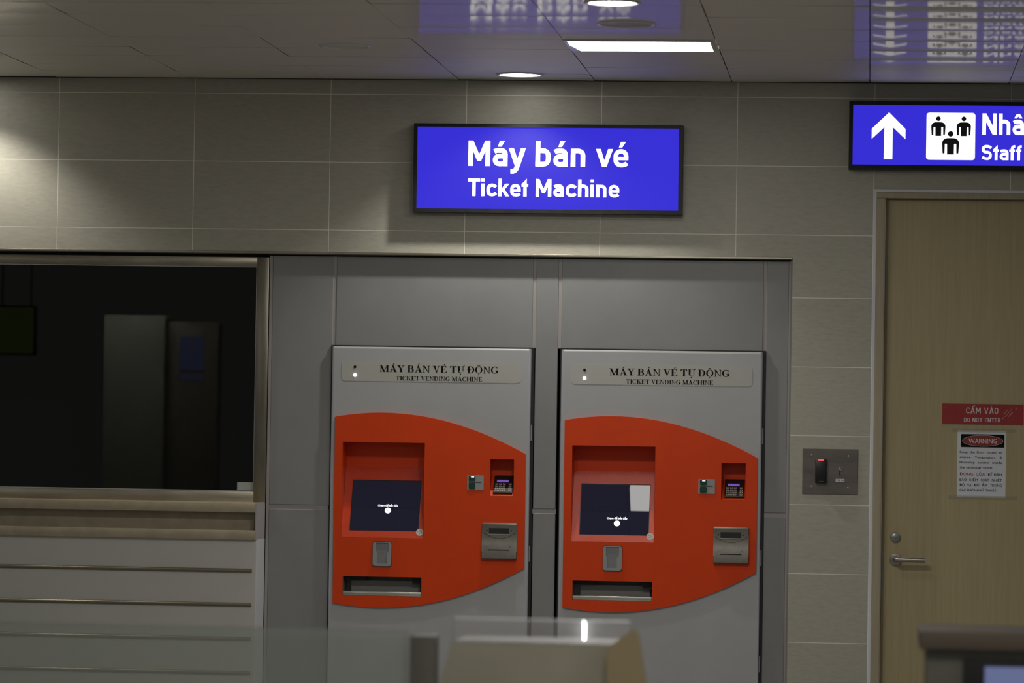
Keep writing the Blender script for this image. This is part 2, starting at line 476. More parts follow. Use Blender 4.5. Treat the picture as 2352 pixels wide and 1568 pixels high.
# bold serif capitals ------------------------------------------------------
TK, TN, SF = .25, .092, .056
def q4(*p): return [list(p)]
def R4(x0, x1, z0, z1): return [[(x0, z0), (x1, z0), (x1, z1), (x0, z1)]]
def stem(x, w=TK, top=True, bot=True, o=.085, z0=0, z1=1):
    q = R4(x, x + w, z0, z1)
    for zz, on in ((z0, bot), (z1 - SF, top)):
        if on:
            q += R4(x - o, x + w + o, zz, zz + SF)
    return q
def bowl(cx, cz, ro, rzo, ri, rzi, a0, a1, n=18, icx=None):
    icx = cx if icx is None else icx
    q = []
    for i in range(n):
        t0 = math.radians(a0 + (a1 - a0) * i / n); t1 = math.radians(a0 + (a1 - a0) * (i + 1) / n)
        q.append([(cx + ro * math.cos(t0), cz + rzo * math.sin(t0)), (cx + ro * math.cos(t1), cz + rzo * math.sin(t1)),
                  (icx + ri * math.cos(t1), cz + rzi * math.sin(t1)), (icx + ri * math.cos(t0), cz + rzi * math.sin(t0))])
    return q
def diag(xa, za, xb, zb, w): return [[(xa, za), (xa + w, za), (xb + w, zb), (xb, zb)]]
def tri(*p): return [list(p)]
SER = {}
def sg(ch, adv, *qs): SER[ch] = (adv, [('Q', [q for g in qs for q in g])])
sg(' ', .30); SER[' '] = (.30, [])
sg('M', 1.34, stem(.17, TN, False, True, .11), stem(.99, TK, True, True), R4(.02, .2, 1 - SF, 1), diag(.10, 1, .55, 0, .24)[0:1], diag(1.02, 1, .58, 0, TN))
sg('A', 1.06, diag(.14, 0, .46, .97, TN), [[(.40, 1), (.58, 1), (.98, 0), (.71, 0)]], R4(.27, .78, .30, .36), R4(.02, .36, 0, SF), R4(.60, 1.06, 0, SF))
sg('Y', 1.0, stem(.40, TK, False, True, z1=.5), [[(.05, 1), (.30, 1), (.615, .42), (.40, .42)]], [[(.80, 1), (.87, 1), (.60, .42), (.52, .48)]], R4(-.02, .44, 1 - SF, 1), R4(.66, 1.0, 1 - SF, 1))
def Bf():
    q = stem(.10, TK, True, True, .085) + R4(.2, .52, 1 - .055, 1) + R4(.2, .55, .50, .555) + R4(.2, .56, 0, .055)
    q += bowl(.50, .755, .33, .245, .12, .19, -90, 90) + bowl(.54, .277, .36, .277, .13, .222, -90, 90)
    return q
sg('B', .94, Bf())
sg('N', 1.04, stem(.16, TN, False, True, .10), stem(.83, TN, True, False, .12), R4(.0, .2, 1 - SF, 1), [[(.05, 1), (.31, 1), (.892, .0), (.83, 0)]])
sg('V', 1.02, [[(.08, 1), (.35, 1), (.60, .0), (.50, 0)]], [[(.80, 1), (.87, 1), (.57, 0), (.50, .08)]], R4(-.02, .46, 1 - SF, 1), R4(.66, 1.0, 1 - SF, 1))
def Ef(mid=.60):
    return stem(.10, TK, True, True, .085) + R4(.1, .80, 1 - .055, 1) + R4(.1, .84, 0, .055) + R4(.3, mid, .485, .54) + \
        tri((.80, 1), (.80, .74), (.77, .74), (.66, .95)) + tri((.84, 0), (.90, .28), (.87, .28), (.68, .05)) + R4(mid - .03, mid, .37, .66)
sg('E', .90, Ef())
sg('T', .92, stem(.355, TK, False, True), R4(.02, .90, 1 - .06, 1), tri((.02, 1), (.0, .72), (.035, .72), (.20, .95)), tri((.90, 1), (.92, .72), (.885, .72), (.72, .95)))
sg('U', 1.04, R4(.16, .16 + TK, .30, 1), R4(.82, .82 + TN, .30, 1), R4(.04, .49, 1 - SF, 1), R4(.68, 1.0, 1 - SF, 1), bowl(.521, .32, .361, .33, .30, .255, 180, 360, icx=.60)[:])
def Df():
    return stem(.10, TK, True, True, .085) + R4(.2, .50, 1 - .055, 1) + R4(.2, .50, 0, .055) + bowl(.46, .5, .54, .5, .31, .445, -90, 90)
sg('D', 1.03, Df()); sg('Đ', 1.03, Df(), R4(-.02, .52, .47, .54))
def Of(): return bowl(.53, .5, .51, .52, .285, .47, 0, 360, 36)
sg('O', 1.06, Of())
def Cf(a0, a1): return bowl(.53, .5, .51, .52, .285, .465, a0, a1, 30)
sg('C', .98, Cf(42, 318), R4(.86, .91, .66, 1.0), tri((.91, .66), (.87, .66), (.70, .93), (.88, .95)))
sg('G', 1.08, Cf(42, 322), R4(.86, .91, .66, 1.0), R4(.72, .72 + TK, .06, .44), R4(.60, 1.04, .44 - SF, .44))
sg('I', .48, stem(.13, TK, True, True, .085))
sg('K', 1.08, stem(.10, TK, True, True, .085), [[(.31, .40), (.31, .49), (.76, 1), (.85, 1)]], [[(.42, .60), (.58, .70), (1.0, 0), (.73, 0)]], R4(.60, 1.0, 1 - SF, 1), R4(.64, 1.08, 0, SF))
sg('H', 1.12, stem(.10, TK, True, True, .085), stem(.80, TK, True, True, .085), R4(.3, .82, .475, .535))
def sacc(ch, base, *els): SER[ch] = (SER[base][0], SER[base][1] + [('Q', [q for g in els for q in g])])
def sacute(cx, z=1.07): return [[(cx - .06, z), (cx + .02, z), (cx + .22, z + .20), (cx + .05, z + .22)]]
def sdot(cx): return bowl(cx, -.19, .085, .085, 0, 0, 0, 360, 14)
sacc('Á', 'A', sacute(.52)); sacc('É', 'E', sacute(.46))
sacc('Ự', 'U', sdot(.52), [[(.88, 1), (.88, .93), (1.05, .99), (1.10, 1.12), (1.02, 1.14), (.99, 1.04)]])
sacc('Ộ', 'O', sdot(.53), [[(.30, 1.07), (.38, 1.07), (.53, 1.16), (.68, 1.07), (.76, 1.07), (.60, 1.24), (.46, 1.24)]])

_cap = {}
def font_mesh(text, offset):
    cu = bpy.data.curves.new('writing', 'FONT')
    cu.body = text; cu.size = 1.0; cu.resolution_u = 3
    o = bpy.data.objects.new('writing', cu); C.objects.link(o)
    dg = bpy.context.evaluated_depsgraph_get(); dg.update()
    me = bpy.data.meshes.new_from_object(o.evaluated_get(dg))
    bpy.data.objects.remove(o); bpy.data.curves.remove(cu)
    if offset > 0:
        bm = B(); bm.from_mesh(me); g = bm.verts[:] + bm.edges[:] + bm.faces[:]
        for lay, (dx, dz) in enumerate(((offset, 0), (-offset, 0), (0, offset * .6), (0, -offset * .6))):
            r = bmesh.ops.duplicate(bm, geom=g)
            bmesh.ops.translate(bm, verts=[v for v in r['geom'] if isinstance(v, bmesh.types.BMVert)], vec=(dx, dz, (lay + 1) * 5e-5))
        bm.to_mesh(me); bm.free()
    return me

def typed(name, text, x0, x1, zb, cap, y, m, parent, offset=0.0, th=0.0004, M=None):
    """text in the built-in sans face, fitted to x0..x1, cap height cap; optional matrix M"""
    if offset not in _cap:
        h = font_mesh('H', offset); _cap[offset] = max(v.co.y for v in h.vertices); bpy.data.meshes.remove(h)
    me = font_mesh(text, offset)
    a = min(v.co.x for v in me.vertices); b = max(v.co.x for v in me.vertices)
    sx = (x1 - x0) / (b - a); sz = cap / _cap[offset]
    bm = B(); bm.from_mesh(me); bpy.data.meshes.remove(me)
    for v in bm.verts: v.co = Vector((x0 + (v.co.x - a) * sx, y - v.co.z, zb + v.co.y * sz))
    if M is not None: bmesh.ops.transform(bm, matrix=M, verts=bm.verts[:])
    return obj(name, bm, m, parent)

# ------------------------------------------------------------------ large structure
JX = [-4.2, -3.6, -3.0, -2.41, -1.815, -1.205, -.597, .006, .602, 1.198, 1.795, 2.386, 2.98, 3.58, 4.18]
AL = (-4.2, 1.447, 0.0, 2.400)     # alcove opening x0,x1,z0,z1
DO = (1.800, 2.80, 0.0, 2.700)     # door opening
def minus(r, h):
    x0, x1, z0, z1 = r; a0, a1, b0, b1 = h
    if x1 <= a0 or x0 >= a1 or z1 <= b0 or z0 >= b1: return [r]
    o = []
    if z1 > b1: o.append((x0, x1, b1, z1))
    if z0 < b0: o.append((x0, x1, z0, b0))
    c0, c1 = max(z0, b0), min(z1, b1)
    if x0 < a0: o.append((x0, a0, c0, c1))
    if x1 > a1: o.append((a1, x1, c0, c1))
    return o

wb = B(); G = 0.0014
rows_up = [(3.1, HC + .02), (2.8, 3.1), (2.5, 2.8), (2.226, 2.5)]
rows_lo = [(2.226 - .3 * (k + 1), 2.226 - .3 * k) for k in range(7)] + [(0, .126)]
for zi, (z0, z1) in enumerate(rows_up + rows_lo):
    for i in range(len(JX) - 1):
        cell = (JX[i], JX[i + 1], max(0, z0), z1)
        for a in minus(cell, AL):
            for b in minus(a, DO):
                x0, x1, c0, c1 = b
                if x1 - x0 < .02 or c1 - c0 < .02: continue
                g = lambda e, lst: G if any(abs(e - q) < 1e-6 for q in lst) else 0
                zs = (z0, z1)
                box(wb, x0 + g(x0, JX), x1 - g(x1, JX), 0, .012, c0 + g(c0, zs), c1 - g(c1, zs), mi=0)
for r in minus((-4.2, 4.18, 0, HC + .02), AL):
    for b in minus(r, DO):
        box(wb, b[0], b[1], .0005, .60, b[2], b[3], mi=1)
wall = struct(obj('wall_back', wb, [TILE, GROUT]))
# shallow lining of the alcove: head and right reveal, steel head trim
lb = B()
box(lb, -4.2, 1.447, .014, .20, 2.392, 2.3998)
box(lb, 1.4395, 1.4468, .014, .20, 0, 2.392)
struct(obj('trim_1', lb, CONC))
eb = B()
box(eb, -4.2, 1.447, -.0035, .012, 2.3935, 2.4035, bev=.0015)
struct(obj('trim_2', eb, STEEL))

# grey cladding around the machines, right of the counter
PYF = .037
def pk(x): return 1.79 + (x - 1.79) * .97883
zj = 1.276
def clad(x0, x1, z0, z1):
    cl = B(); box(cl, x0, x1, PYF, PYF + .012, z0, z1, bev=.002, seg=1)
    struct(obj('wall_alcove', cl, PANEL))
S0, S1, S2, S3, S4, S5 = -.849, -.570, .316, .429, 1.328, 1.4315      # panel joints
ZM = 1.992; ZT = 2.386
for a, b in ((S0, S1 - .007), (S2 + .007, S3 - .007), (S4 + .007, S5)):
    clad(a, b, zj + .010, ZT); clad(a, b, 0, zj - .010)
clad(S1 + .007, S2 - .007, ZM, ZT); clad(S3 + .007, S4 - .007, ZM, ZT)
st = B()
for a in (S1, S2): box(st, a - .007, a + .007, PYF + .003, PYF + .02, ZM, ZT)
for a in (S3, S4): box(st, a - .007, a + .007, PYF + .003, PYF + .02, ZM, ZT)
for a, b in ((S0, S1 - .014), (S2 + .004, S3 - .004), (S4 + .007, S5)): box(st, a, b, PYF + .0035, PYF + .02, zj - .010, zj + .010)
box(st, S0 - .012, S0, PYF - .004, PYF + .02, 0, 2.385); box(st, S5, 1.4395, PYF - .004, PYF + .02, 0, ZT)
struct(obj('trim_3', st, STRIP))
bk = B(); box(bk, -.90, 1.447, .33, .36, 0, 2.395); box(bk, -.90, 1.447, PYF + .02, PYF + .03, 2.30, 2.392)
struct(obj('wall_alcove_core', bk, mat('dark_grey_gap', (.07, .07, .066), .7)))

# ceiling of glossy planks
PY = [-.012, -.32, -.615, -1.02, -1.39, -1.80, -2.215, -2.625, -3.03]
while PY[-1] > -19: PY.append(PY[-1] - .41)
SX = [-.028 + .6 * k for k in range(-8, 11)]
ce = B()
rnd = random.Random(3)
for i in range(len(SX) - 1):
    for j in range(len(PY) - 1):
        y0, y1 = PY[j + 1] + .002, PY[j] - .002
        x0, x1 = SX[i] + (.0006 if SX[i] < -.1 else .0018), SX[i + 1] - (.0006 if SX[i] < -.1 else .0018)
        right = 1.7 < x0 < 1.9
        sag = .0032 if right else .0005 + .0004 * rnd.random()
        tilt = rnd.uniform(-.0022, .0022); roll = rnd.uniform(-.0012, .0012)
        nseg = 12 if y0 > -6 else 4
        prev = None
        for k in range(nseg + 1):
            t = k / nseg; y = y0 + (y1 - y0) * t
            z = HC + tilt * (y - (y0 + y1) / 2) - sag * (1 - (2 * t - 1) ** 2)
            cur = (ce.verts.new((x0, y, z - roll)), ce.verts.new((x1, y, z + roll)))
            if prev: ce.faces.new((prev[0], cur[0], cur[1], prev[1]))
            else:
                u = (ce.verts.new((x0, y, z + .02)), ce.verts.new((x1, y, z + .02)))
                ce.faces.new((u[0], cur[0], cur[1], u[1]))
            prev = cur
        u = (ce.verts.new((x0, y1, prev[0].co.z + .02)), ce.verts.new((x1, y1, prev[1].co.z + .02)))
        ce.faces.new((prev[0], u[0], u[1], prev[1]))
ceil = struct(shade_auto(obj('ceiling', ce, CEIL), 20))
for v in (B(),):
    box(v, SX[0], SX[-1], -19.5, .0, HC + .022, HC + .06)
    struct(obj('ceiling_void', v, VOID))
gp = B(); box(gp, -4.2, 4.18, -.011, -.0005, HC - .0022, HC + .01)
struct(obj('trim_4', gp, VOID))

fl = B(); box(fl, -5.5, 6.0, -19.5, .6, -.08, 0)
struct(obj('floor', fl, FLOOR))

# ------------------------------------------------------------------ door
dj = B()
x0, x1 = DO[0], DO[1]
box(dj, x0 + .008, x0 + .046, -.006, .11, 0, 2.665, bev=.003)
box(dj, x1 - .046, x1 - .008, -.006, .11, 0, 2.665, bev=.003)
box(dj, x0 + .008, x1 - .008, -.006, .11, 2.665, 2.692, bev=.003)
door = bpy.data.objects.new('door_1', None); C.objects.link(door); struct(door); door.location = (0, 0, 0)
obj('door_frame', dj, WOODF, door)
lf = B(); box(lf, x0 + .048, x1 - .048, .045, .09, .004, 2.662, bev=.002, seg=1)
leaf = obj('door_leaf', lf, WOOD, door)
ck = B()
box(ck, x0 - .004, x0 + .008, -.0045, .05, 0, 2.692); box(ck, x1 - .008, x1 + .004, -.0045, .05, 0, 2.692); box(ck, x0 - .004, x1 + .004, -.0045, .05, 2.692, 2.7035)
obj('caulk_line', ck, CAULK, door)
hx, hz = 1.910, 1.0945
hb = B(); lathe(hb, [(.0275, .045), (.0275, .040), (.0265, .036), (.0150, .0345), (.0150, .034)], (hx, 0, hz), 'y', 40)
rose = shade_auto(obj('handle_rose', hb, HANDM, door))
hb = B()
pth = [Vector((hx, .045, hz)), Vector((hx, .004, hz)), Vector((hx + .003, -.006, hz)), Vector((hx + .012, -.011, hz)), Vector((hx + .128, -.011, hz - .0005))]
rings = []
for i, p in enumerate(pth):
    d = ((pth[min(i + 1, len(pth) - 1)] - p).normalized() + (p - pth[max(i - 1, 0)]).normalized()).normalized()
    a = Vector((0, 0, 1)); b = d.cross(a).normalized()
    rings.append([hb.verts.new(p + (a * math.cos(2 * PI * k / 20) + b * math.sin(2 * PI * k / 20)) * .0098) for k in range(20)])
for i in range(len(rings) - 1):
    for k in range(20): hb.faces.new((rings[i][k], rings[i][(k + 1) % 20], rings[i + 1][(k + 1) % 20], rings[i + 1][k]))
hb.faces.new(rings[0]); hb.faces.new(rings[-1])
shade_auto(obj('door_handle', hb, HANDM, door))
hb = B(); lathe(hb, [(.0215, .045), (.0215, .036), (.0195, .033), (.012, .032), (.011, .0315)], (1.9085, 0, 1.1905), 'y', 36)
lk = shade_auto(obj('lock_cylinder', hb, LOCKM, door))
hb = B(); box(hb, 1.9065, 1.9092, .0308, .0318, 1.180, 1.1885)
obj('keyhole', hb, SLOT, lk)

# ------------------------------------------------------------------ ticket-office window and counter
win = bpy.data.objects.new('window_1', None); C.objects.link(win); struct(win)
WR, WL = -.865, -.918
box_args = (.026, .09)
wf = B()
box(wf, -4.2, WR, .026, .09, 2.337, 2.378, bev=.002)
box(wf, -4.2, WR, .026, .09, 1.288, 1.340, bev=.002)
shade_auto(obj('window_frame', wf, STEEL, win))
wf = B(); box(wf, WL, WR + .001, .0255, .09, 1.288, 2.378, bev=.002)
shade_auto(obj('window_stile', wf, STEELV, win))
wf = B(); box(wf, -4.2, WL + .002, .062, .068, 1.334, 2.342)
obj('window_pane', wf, PANE, win)
BEAD = mat('bead_aluminium', (.55, .54, .50), 0.3, 0.8)
for a in ((-4.2, WL - .003, 1.340, 1.3445), (WL - .0045, WL, 1.340, 2.337), (-4.2, WL - .003, 2.333, 2.337)):
    bm = B(); box(bm, a[0], a[1], .040, .062, a[2], a[3]); obj('glazing_bead', bm, BEAD, win)
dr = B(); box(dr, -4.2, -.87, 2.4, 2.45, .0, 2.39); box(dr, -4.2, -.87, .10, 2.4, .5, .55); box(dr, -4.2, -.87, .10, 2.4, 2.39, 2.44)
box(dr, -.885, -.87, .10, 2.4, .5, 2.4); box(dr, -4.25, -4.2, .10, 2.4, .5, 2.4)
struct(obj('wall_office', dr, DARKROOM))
hd_ = B(); box(hd_, -4.2, WR, .05, .09, 2.378, 2.393); struct(obj('trim_5', hd_, VOID))

CX = -.870      # right end of the counter
ctr = thing('ticket_counter', 'beige stone counter with grey rail-striped front below the dark office window', 'counter', (-1.9, -.08, 0))
def cpart(name, args, m, bev=0.0, seg=2):
    o = boxed(name, args, m, ctr, bev, seg); o.location = (1.9, .08, 0); return o
cpart('counter_top', (-4.2, CX, -.205, .088, 1.2532, 1.2944), STONE, .003)
cpart('counter_recess', (-4.2, CX + .0015, -.150, .08, 1.175, 1.2532), STONE)
cpart('counter_ledge', (-4.2, CX, -.205, -.06, 1.1345, 1.1755), STONE, .002)
cpart('front_panel', (-4.2, CX + .0035, -.190, .034, .0, 1.1345), CPANEL)
cpart('end_board', (CX, CX + .0045, -.203, .036, 1.1345, 1.2944), ENDG)
cpart('end_panel', (CX + .0035, CX + .006, -.189, .030, .0, 1.1345), LITEND)
for k in range(7):
    z = .9998 - .1486 * k
    rb = B()
    prism_x(rb, [(-.1898 - .011 * math.sin(PI * i / 10), z + .0086 * math.cos(PI * i / 10)) for i in range(11)], -4.2, CX - .013)
    o = shade_auto(obj('rail', rb, BRONZE, ctr)); o.location = (1.9, .08, 0)
sb = B(); box(sb, -.996, -.925, .0600, .0612, 1.3462, 1.3810)
tag(obj('paper_slip', sb, mat('slip_paper', (.40, .43, .39), 0.7)), 'small blank pale slip stuck in the lower right corner of the dark window', 'sticker')

# ------------------------------------------------------------------ ticket vending machines
def smooth_curve(pts, n=8):
    out = []
    for i in range(len(pts) - 1):
        p0 = Vector(pts[max(i - 1, 0)]); p1 = Vector(pts[i]); p2 = Vector(pts[i + 1]); p3 = Vector(pts[min(i + 2, len(pts) - 1)])
        for k in range(n):
            t = k / n
            out.append(0.5 * ((2 * p1) + (p2 - p0) * t + (2 * p0 - 5 * p1 + 4 * p2 - p3) * t * t + (-p0 + 3 * p1 - 3 * p2 + p3) * t ** 3))
    out.append(Vector(pts[-1]))
    return [(v.x, v.y) for v in out]

FT = -.010      # fascia front plane (machine front panel is y = 0)
def make_machine(label):
    t = thing('ticket_machine', label, 'ticket machine', (0, 0, 0), 'ticket vending machines in the grey alcove')
    W = .4445; HT = 1.990
    REC = (-.389, -.022, 1.144, 1.567); PIN = (.270, .376, 1.338, 1.500); TRY = (-.379, -.028, .887, .972)
    holes = [rect(*REC), rect(*PIN), rect(*TRY)]
    # black body behind the door, sealed to the alcove
    body = obj('body', plate(rect(-W - .005, W + .012, 0, HT + .006), [rect(REC[0] - .005, REC[1] + .005, REC[2] - .005, REC[3] + .005), rect(PIN[0] - .005, PIN[1] + .005, PIN[2] - .005, PIN[3] + .005), rect(TRY[0] - .005, TRY[1] + .005, TRY[2] - .005, TRY[3] + .005)], .016, .268), BLACK, t)
    # grey front door with rounded upright edges
    fd = plate(rect(-W + .010, W - .010, .012, HT - .009), holes, 0, .016)
    dr_ = obj('front_door', fd, MGREY, t)
    eg = B()
    for s in (-1, 1):
        pr = [(s * (W - .010), 0.0)] + [(s * (W - .010 + .010 * math.sin(a)), .010 - .010 * math.cos(a)) for a in [PI / 2 * i / 6 for i in range(1, 7)]] + [(s * W, .022), (s * (W - .010), .016)]
        a = [eg.verts.new((x, y, .012)) for x, y in pr]; b = [eg.verts.new((x, y, HT)) for x, y in pr]
        eg.faces.new(a); eg.faces.new(b[::-1])
        for i in range(len(pr)):
            j = (i + 1) % len(pr); eg.faces.new((a[i], b[i], b[j], a[j]))
    shade_auto(obj('door_edge', eg, MEDGE, t))
    eg = B(); prism_x(eg, [(0, HT - .009)] + [(.009 - .009 * math.cos(PI / 2 * i / 5), HT - .009 + .009 * math.sin(PI / 2 * i / 5)) for i in range(1, 6)] + [(.016, HT), (.016, HT - .009)], -W + .010, W - .010)
    shade_auto(obj('top_edge', eg, MGREY, t))
    kp = B(); box(kp, -W + .02, W - .02, .012, .2, -.0118, .012); obj('plinth', kp, BLACK, t)
    # orange fascia with its bowed top and bottom
    def bow(c, xa, xb, n=40):
        out = []
        for q in range(n + 1):
            x = xa + (xb - xa) * q / n
            out.append((x, ((c[0] * x + c[1]) * x + c[2]) * x + c[3]))
        return out
    top = bow((.01857, -.43131, -.1822, 1.67935), -.424, .427)
    bot = bow((.00504, .44512, .19464, .85612), .4285, -.4225)
    fa = plate(top + bot, holes, FT, 0)
    fas = obj('fascia', fa, ORANGE, t)
    # screen recess: sides, top, back, and the sloping bezel plate
    a0, a1, b0, b1 = REC[0] + .0006, REC[1] - .0006, REC[2] + .0006, REC[3] - .0006; D = .123; zb = 1.455
    rb = B()
    def quad(*p): rb.faces.new([rb.verts.new(q) for q in p])
    quad((a0, FT, b1), (a1, FT, b1), (a1, D, b1), (a0, D, b1))
    quad((a0, D, b1), (a1, D, b1), (a1, D, zb), (a0, D, zb))
    quad((a0, FT, b0), (a0, FT, b1), (a0, D, b1), (a0, D, zb)); quad((a1, FT, b0), (a1, FT, b1), (a1, D, b1), (a1, D, zb))
    obj('screen_recess', rb, ORANGE, t)
    sl = Vector((0, D - FT, zb - b0)); sll = sl.length; su = sl.normalized(); sn = Vector((0, -su.z, su.y))   # up along the plate, and outward normal
    Mx = Matrix(((1, 0, 0, 0), (0, -sn.y, su.y, FT), (0, -sn.z, su.z, b0), (0, 0, 0, 1)))   # local (x, -out, up) -> machine
    def tilt(bm): bmesh.ops.transform(bm, matrix=Mx, verts=bm.verts[:]); return bm
    s0, s1, u0, u1 = -.353, -.048, .034, .274
    bz = plate(rect(a0, a1, 0, sll), [rect(s0 - .002, s1 + .002, u0 - .002, u1 + .002)], 0, .006)
    obj('screen_bezel', tilt(bz), ORANGEB, t)
    sb = B(); box(sb, s0 - .002, s1 + .002, .0035, .0095, u0 - .002, u1 + .002); obj('screen_gasket', tilt(sb), SCRBEZ, t)
    sb = B(); box(sb, s0 + .001, s1 - .001, .0025, .006, u0 + .001, u1 - .001); scr = obj('touchscreen', tilt(sb), SCREEN, t)
    k = u0 + (.117 if 'left' in label else .075)
    sx = s0 + .0
    typed('lettering', 'Chạm để bắt đầu', s0 + .118, s0 + .208, k, .0085, .0022, GLOWW, scr, offset=.022, M=Mx)
    bm = B(); prism(bm, circ(s0 + .164, k - .020, .0138, 28), .0019, .0024); obj('start_button', tilt(bm), GLOWW, scr)
    zz = [(s0 + .164 + x, k - .020 + z) for x, z in ((-.0075, -.0045), (-.0045, .0), (-.001, -.0045), (.0, -.0045), (.001, -.0045), (.0045, .0), (.0075, -.0045))]
    bm = B()
    for q in stroke_quads([Vector(v) for v in zz], .0011): prism(bm, [(v.x, v.y) for v in q], .0015, .0019)
    obj('button_mark', tilt(bm), GREYINK, scr)
    # round loudspeaker sticker at the corner of the screen
    bm = B(); prism(bm, circ(-.040, .029, .0165, 32), -.0012, 0); stk = obj('speaker_sticker', tilt(bm), STICK, t)
    bm = B(); c = (-.040, .029)
    for pth_ in ([(-.010, -.004), (-.005, -.004), (.001, -.009), (.001, .009), (-.005, .004), (-.010, .004), (-.010, -.004)], [(.004, -.004), (.0055, 0), (.004, .004)], [(.0075, -.0065), (.0098, 0), (.0075, .0065)]):
        for q in stroke_quads([Vector((c[0] + x, c[1] + z)) for x, z in pth_], .0013): prism(bm, [(v.x, v.y) for v in q], -.0016, -.0012)
    obj('speaker_symbol', tilt(bm), GREYINK, stk)
    # title label with its camera eye, status lamp and lettering
    bm = B(); prism(bm, rrect(-.401, .400, 1.8375, 1.9265, .018), -.0012, 0); lb_ = obj('title_label', bm, LABEL, t)
    letters('lettering', SER, 'MÁY BÁN VÉ TỰ ĐỘNG', -.231, .300, 1.8795, .0300, -.0012, INK, lb_, track=.055, th=.0004)
    letters('lettering', SER, 'TICKET VENDING MACHINE', -.157, .228, 1.8430, .0192, -.0012, INK, lb_, track=.055, th=.0004)
    bm = B(); lathe(bm, [(.0062, 0), (.0062, -.003), (.004, -.004)], (-.3405, 0, 1.9005), 'y', 20); obj('camera_eye', bm, INK, t)
    bm = B(); lathe(bm, [(.0072, 0), (.0072, -.003), (.0045, -.0045)], (-.3400, 0, 1.8640), 'y', 20); obj('status_lamp', bm, LEDW, t)
    # contactless card reader
    bm = B(); prism(bm, rrect(-.2475, -.1605, 1.0175, 1.1280, .012), FT - .002, FT); nf = obj('contactless_reader', bm, BLACK, t)
    T = [(-.233, 1.122), (-.233, 1.082), (-.226, 1.076), (-.226, 1.030), (-.184, 1.030), (-.184, 1.076), (-.175, 1.082), (-.175, 1.122)]
    obj('reader_face', plate(rrect(-.2455, -.1625, 1.0195, 1.1260, .011), [T], FT - .009, FT - .002), DGREY, nf)
    bm = B(); prism(bm, T, FT - .0045, FT - .002); obj('card_rest', bm, DGREY2, nf)
    bm = B(); cx, cz = -.2045, 1.0945
    for s in (-1, 1):
        for r in (.0065, .0125):
            pth_ = [Vector((cx + s * r * math.cos(a), cz + r * .75 * math.sin(a))) for a in [-.65 + 1.3 * i / 8 for i in range(9)]]
            for q in stroke_quads(pth_, .0011): prism(bm, [(v.x, v.y) for v in q], FT - .0050, FT - .0045)
    box(bm, cx - .009, cx + .009, FT - .0050, FT - .0045, 1.0760, 1.0772)
    obj('wave_symbol', bm, WAVEINK, nf)
    # ticket and change tray
    a0, a1, b0, b1 = TRY[0] + .0006, TRY[1] - .0006, TRY[2] + .0006, TRY[3] - .0006
    bm = B()
    def tq(*p): bm.faces.new([bm.verts.new(q) for q in p])
    tq((a0, FT, b1), (a1, FT, b1), (a1, .11, b1), (a0, .11, b1)); tq((a0, FT, b0), (a1, FT, b0), (a1, .11, b0), (a0, .11, b0))
    tq((a0, FT, b0), (a0, FT, b1), (a0, .11, b1), (a0, .11, b0)); tq((a1, FT, b0), (a1, FT, b1), (a1, .11, b1), (a1, .11, b0))
    tq((a0, .11, b0), (a1, .11, b0), (a1, .11, b1), (a0, .11, b1))
    ty = obj('delivery_tray', bm, TRAYM, t)
    bm = B(); box(bm, a0 + .03, a1 - .012, .055, .06, b0, b1 - .020); obj('tray_back', bm, TRAYB, ty)
    bm = B(); box(bm, a0, a1, FT + .004, .02, b0, b0 + .0175, bev=.002); shade_auto(obj('tray_lip', bm, LIP, ty))
    bm = B(); box(bm, a1 - .044, a1, .03, .05, b1 - .032, b1); obj('chute_edge', bm, SLOT, ty)
    bm = B(); box(bm, a0, a0 + .10, .03, .05, b1 - .018, b1); obj('chute_edge', bm, SLOT, ty)
    # card insert plate
    bm = B(); prism(bm, rrect(.1695, .2425, 1.3635, 1.4275, .003), FT - .0025, FT); cp = obj('card_slot', bm, DGREY, t)
    bm = B(); prism(bm, rrect(.1765, .2065, 1.402, 1.4250, .005), FT - .006, FT - .0025); prism(bm, rrect(.1765, .2065, 1.3665, 1.3945, .006), FT - .005, FT - .0025); obj('card_guide', bm, GREENB, cp)
    bm = B(); box(bm, .1755, .2330, FT - .0030, FT - .0020, 1.3955, 1.3995); obj('slot', bm, SLOT, cp)
    bm = B(); box(bm, .1865, .2005, FT - .0066, FT - .0058, 1.4185, 1.4220); obj('guide_lamp', bm, GLOWW, cp)
    bm = B(); box(bm, .2100, .236, FT - .0028, FT - .0024, 1.4135, 1.4143); obj('card_mark', bm, LABEL, cp)
    bm = B(); box(bm, .2200, .229, FT - .0028, FT - .0024, 1.379, 1.3800); obj('card_mark', bm, LABEL, cp)
    bm = B(); box(bm, .222, .230, FT - .0028, FT - .0024, 1.3725, 1.3735); obj('card_mark', bm, LABEL, cp)
    # keypad recess and tilted pin pad
    a0, a1, b0, b1 = PIN[0] + .0006, PIN[1] - .0006, PIN[2] + .0006, PIN[3] - .0006; D2 = .085; zp = 1.424
    bm = B()
    tq((a0, FT, b1), (a1, FT, b1), (a1, D2, b1), (a0, D2, b1)); tq((a0, D2, b1), (a1, D2, b1), (a1, D2, zp), (a0, D2, zp))
    tq((a0, FT, b0), (a0, FT, b1), (a0, D2, b1), (a0, D2, zp)); tq((a1, FT, b0), (a1, FT, b1), (a1, D2, b1), (a1, D2, zp))
    tq((a0, FT, b0), (a1, FT, b0), (a1, D2, zp), (a0, D2, zp))
    obj('keypad_recess', bm, ORANGE, t)
    v = Vector((0, D2 - FT, zp - b0)); vl = v.length; vu = v.normalized(); vn = Vector((0, -vu.z, vu.y))
    M2 = Matrix(((1, 0, 0, 0), (0, -vn.y, vu.y, FT), (0, -vn.z, vu.z, b0), (0, 0, 0, 1)))
    def til2(bm): bmesh.ops.transform(bm, matrix=M2, verts=bm.verts[:]); return bm
